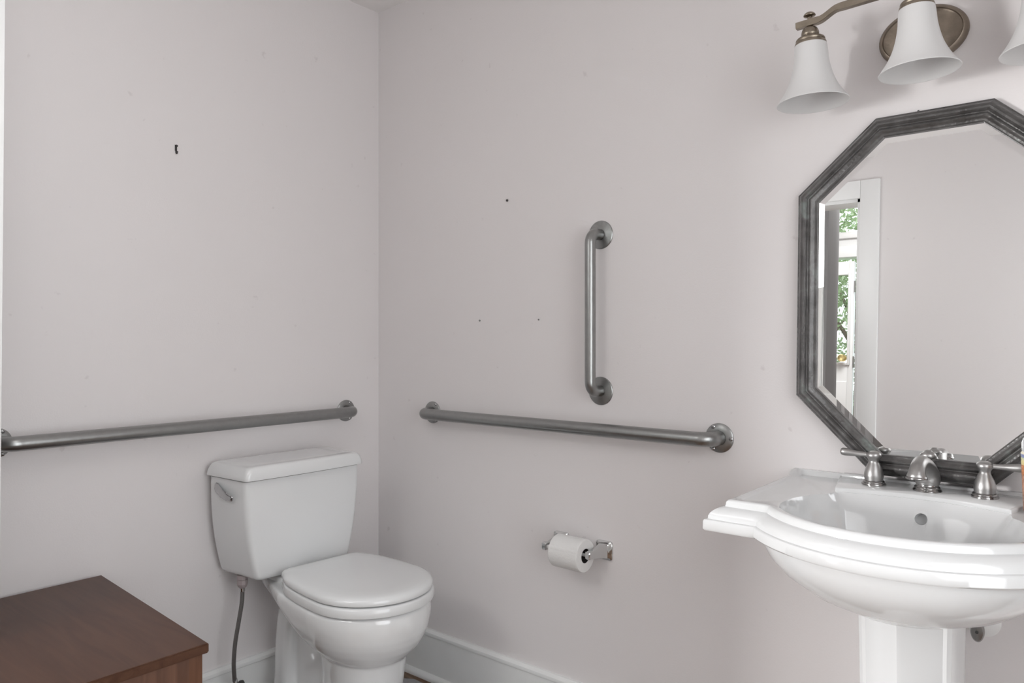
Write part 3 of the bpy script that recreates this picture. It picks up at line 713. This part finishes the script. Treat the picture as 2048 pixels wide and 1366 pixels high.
# stop valve under the sink, beside the pedestal
v = thing('sink_stop_valve', 'metal stop valve with oval handle below the sink, right of the pedestal', 'valve', (1.957, 0, .606))
bm = bmesh.new(); lathe(bm, [(.034, 0), (.033, .004), (.022, .010), (.012, .012)], TY(0, 0, 0), 40); obj('escutcheon', bm, DOORW, v)
bm = bmesh.new(); tube(bm, [(0, -.002, 0), (0, -.062, 0)], .0085, 16); tube(bm, [(0, -.045, 0), (0, -.045, .03)], .008, 14); tube(bm, smoothp([(0, -.045, .028), (0, -.045, .06), (0.01, -.05, .10), (.02, -.06, .14), (.015, -.07, .20)]), .005, 10); obj('valve_body', bm, CHROME, v)
bm = bmesh.new(); rg = []
for h, s_ in ((.058, .7), (.060, 1), (.068, 1), (.071, .85), (.0715, .3)):
    rg.append([Vector((.0125*s_*cos(2*pi*k/28), -h, .021*s_*sin(2*pi*k/28)-.004)) for k in range(28)])
loft(bm, rg)
hd = obj('valve_handle', bm, NICKELD, v)
bm = bmesh.new(); lathe(bm, [(.0032, 0), (.0032, .0012), (0, .0014)], TY(0, -.0714, -.004), 14); obj('screw', bm, DARKP, hd)

# ------------------------------------------------------------------ bottle at the frame's right edge
bt = thing('soap_bottle', 'bottle with a colourful label and clear cap at the right edge, on the sink', 'bottle', (2.0705, -.142, .8740))
bm = bmesh.new(); lathe(bm, [(.024, 0), (.0265, .002), (.0275, .006), (.0285, .03), (.0310, .105), (.0315, .112), (.029, .116)], n=40); obj('bottle_body', bm, LABEL, bt)
bm = bmesh.new(); lathe(bm, [(.0295, .116), (.0302, .118), (.0302, .132), (.028, .140), (.022, .145), (.008, .147)], n=40); obj('cap', bm, CAPP, bt)

# ------------------------------------------------------------------ mirror
mir = thing('wall_mirror', 'octagonal mirror with a dark grey ridged wooden frame above the sink', 'mirror', (1.8655, -.0155, 1.299), (R(-1.9), 0, 0))
OCT = [(-.115, .404), (.115, .404), (.288, .246), (.288, -.234), (.115, -.404), (-.115, -.404), (-.288, -.234), (-.288, .246)]
def inset(poly_, d):
    n = len(poly_); out = []
    for i in range(n):
        a, b, c = Vector(poly_[i-1]), Vector(poly_[i]), Vector(poly_[(i+1) % n])
        u = (b-a).normalized(); v_ = (c-b).normalized()
        n1 = Vector((u.y, -u.x)); n2 = Vector((v_.y, -v_.x))     # clockwise polygon: inward normals
        m = (n1+n2); m = m/m.dot(n1); out.append(b+m*d)
    return out
prof = [(.0005, 0), (.0005, .012), (.0015, .0135), (.0035, .0140), (.0055, .0160), (.0085, .0215), (.0130, .0265), (.0175, .0285), (.0215, .0280), (.0245, .0255), (.0265, .0225), (.0285, .0215), (.0300, .0225), (.0320, .0255), (.0345, .0265), (.0375, .0250), (.0400, .0220), (.0425, .0205), (.0455, .0200), (.0475, .0180), (.0480, .0155), (.0480, .004), (.02, 0)]
bm = bmesh.new(); rg = []
for d_, h in prof: rg.append([Vector((p.x, -h, p.y)) for p in inset(OCT, d_)])
vr = [[bm.verts.new(p) for p in r] for r in rg]
for a, b in zip(vr, vr[1:]+vr[:1]):
    for i in range(8): bm.faces.new((a[i], a[(i+1) % 8], b[(i+1) % 8], b[i]))
obj('mirror_frame', bm, FRAME, mir, angle=28)
bm = bmesh.new(); G = inset(OCT, .0465); g1_ = inset(OCT, .0625)
loft(bm, [[Vector((p.x, -.005, p.y)) for p in G], [Vector((p.x, -.0122, p.y)) for p in G], [Vector((p.x, -.0132, p.y)) for p in g1_]])
obj('mirror_glass', bm, MIRR, mir, smooth=False)

# ------------------------------------------------------------------ vanity light
LY, LX, LS = -.14, 1.864, .2145
vl = thing('vanity_light', 'three-shade wall light in antique silver above the mirror', 'wall light', (LX-.003, 0, 1.869), (0, R(-2.0), 0))
bm = bmesh.new(); rg = []
def ov(a, b, h, cx=-.016): return [Vector((cx+a*cos(2*pi*k/64), -h, b*sin(2*pi*k/64))) for k in range(64)]
rg = [ov(.0885, .064, 0), ov(.0895, .065, .004), ov(.0885, .064, .012), ov(.083, .0585, .0185), ov(.080, .0555, .0195), ov(.078, .0535, .0165), ov(.074, .0495, .0155), ov(.06, .038, .0175), ov(.03, .02, .019)]
loft(bm, rg); plate = obj('back_plate', bm, PLATE, vl, angle=40)
bm = bmesh.new(); tube(bm, fillet([(0, -.015, .045), (0, LY+.0, .045), (0, LY, .062)], .012), .007, 16)
obj('support_arm', bm, BRONZE, vl)
# square-section cross bar with a drop near each end
hz, hx = .0072, .0072
def drop(x):
    s_ = abs(x); lo_, hi_ = .0465, .062
    a, b = .152, .185
    if s_ < a: return hi_
    if s_ > b+.010: return lo_
    u = (s_-a)/(b+.010-a); u = u*u*(3-2*u); return hi_+(lo_-hi_)*u
xs = [-.244, -.204, -.199, -.192, -.185, -.178, -.170, -.164, -.158, -.152, -.145, -.05, 0]
xs = xs+[-x for x in reversed(xs[:-1])]
bm = bmesh.new(); loft(bm, [[Vector((x, LY-hx, drop(x)-hz)), Vector((x, LY+hx, drop(x)-hz)), Vector((x, LY+hx, drop(x)+hz)), Vector((x, LY-hx, drop(x)+hz))] for x in xs])
bmesh.ops.bevel(bm, geom=[e for e in bm.edges if abs((e.verts[1].co-e.verts[0].co).x) > 1e-4], offset=.0015, segments=2, affect='EDGES')
obj('cross_bar', bm, BRONZE, vl, angle=40)
for k in (-1, 0, 1):
    zt = drop(k*LS)-hz; x = k*LS
    M = Matrix.Translation((x, LY, zt))
    bm = bmesh.new()
    top = 0 if k else .02
    lathe(bm, smoothp([(.006, top), (.0075, -.002), (.0150, -.006), (.0185, -.014), (.0188, -.020), (.0170, -.0235), (.0180, -.0245), (.0255, -.0265), (.0300, -.0295), (.0310, -.033), (.0300, -.0355), (.0325, -.0375), (.0335, -.0415), (.0335, -.0435)], 3), M, 48, True, False)
    so = obj('socket_cup', bm, BRONZE, vl, angle=50)
    if k:
        bm = bmesh.new(); lathe(bm, smoothp([(.005, 0), (.005, .004), (.0055, .0055), (.0120, .008), (.0128, .0105), (.0095, .0145), (.0040, .0175), (.0001, .018)], 3), Matrix.Translation((x, LY, zt+2*hz)), 32); obj('finial', bm, BRONZE, vl, angle=60)
    bm = bmesh.new()
    o_ = smoothp([(.0325, -.040), (.0345, -.048), (.0355, -.060), (.0370, -.078), (.0405, -.098), (.0465, -.120), (.0555, -.141), (.0655, -.158), (.0725, -.1675), (.0765, -.1730)], 5)
    i_ = [(r-.003, h+.0003) for r, h in reversed(o_)]
    lathe(bm, o_+[(.0758, -.1742), (.0745, -.1738)]+i_+[o_[0]], M, 72, False, False)
    sh = obj('lamp_shade', bm, SHADE, vl, angle=60)
    bm = bmesh.new(); lathe(bm, [(.012, -.044), (.013, -.06), (.022, -.078), (.026, -.095), (.022, -.112), (.012, -.122), (0, -.125)], M, 28); obj('light_bulb', bm, BULB, sh)

# added ceiling lamp body, unseen and unlit; the room's fill light floats apart from it
for nm, x, y, z, lb in (('added_ceiling_lamp', 1.35, -1.25, ZC, 'added round flush white ceiling lamp in the small room, unseen and unlit'), ):
    bm = bmesh.new(); lathe(bm, [(.16, 0), (.16, -.012), (.15, -.02), (.14, -.03), (.10, -.045), (.05, -.052), (0, -.054)], Matrix.Translation((0, 0, 0)), 40)
    tag(obj(nm, bm, BULB, loc=(x, y, z)), lb, 'ceiling lamp')
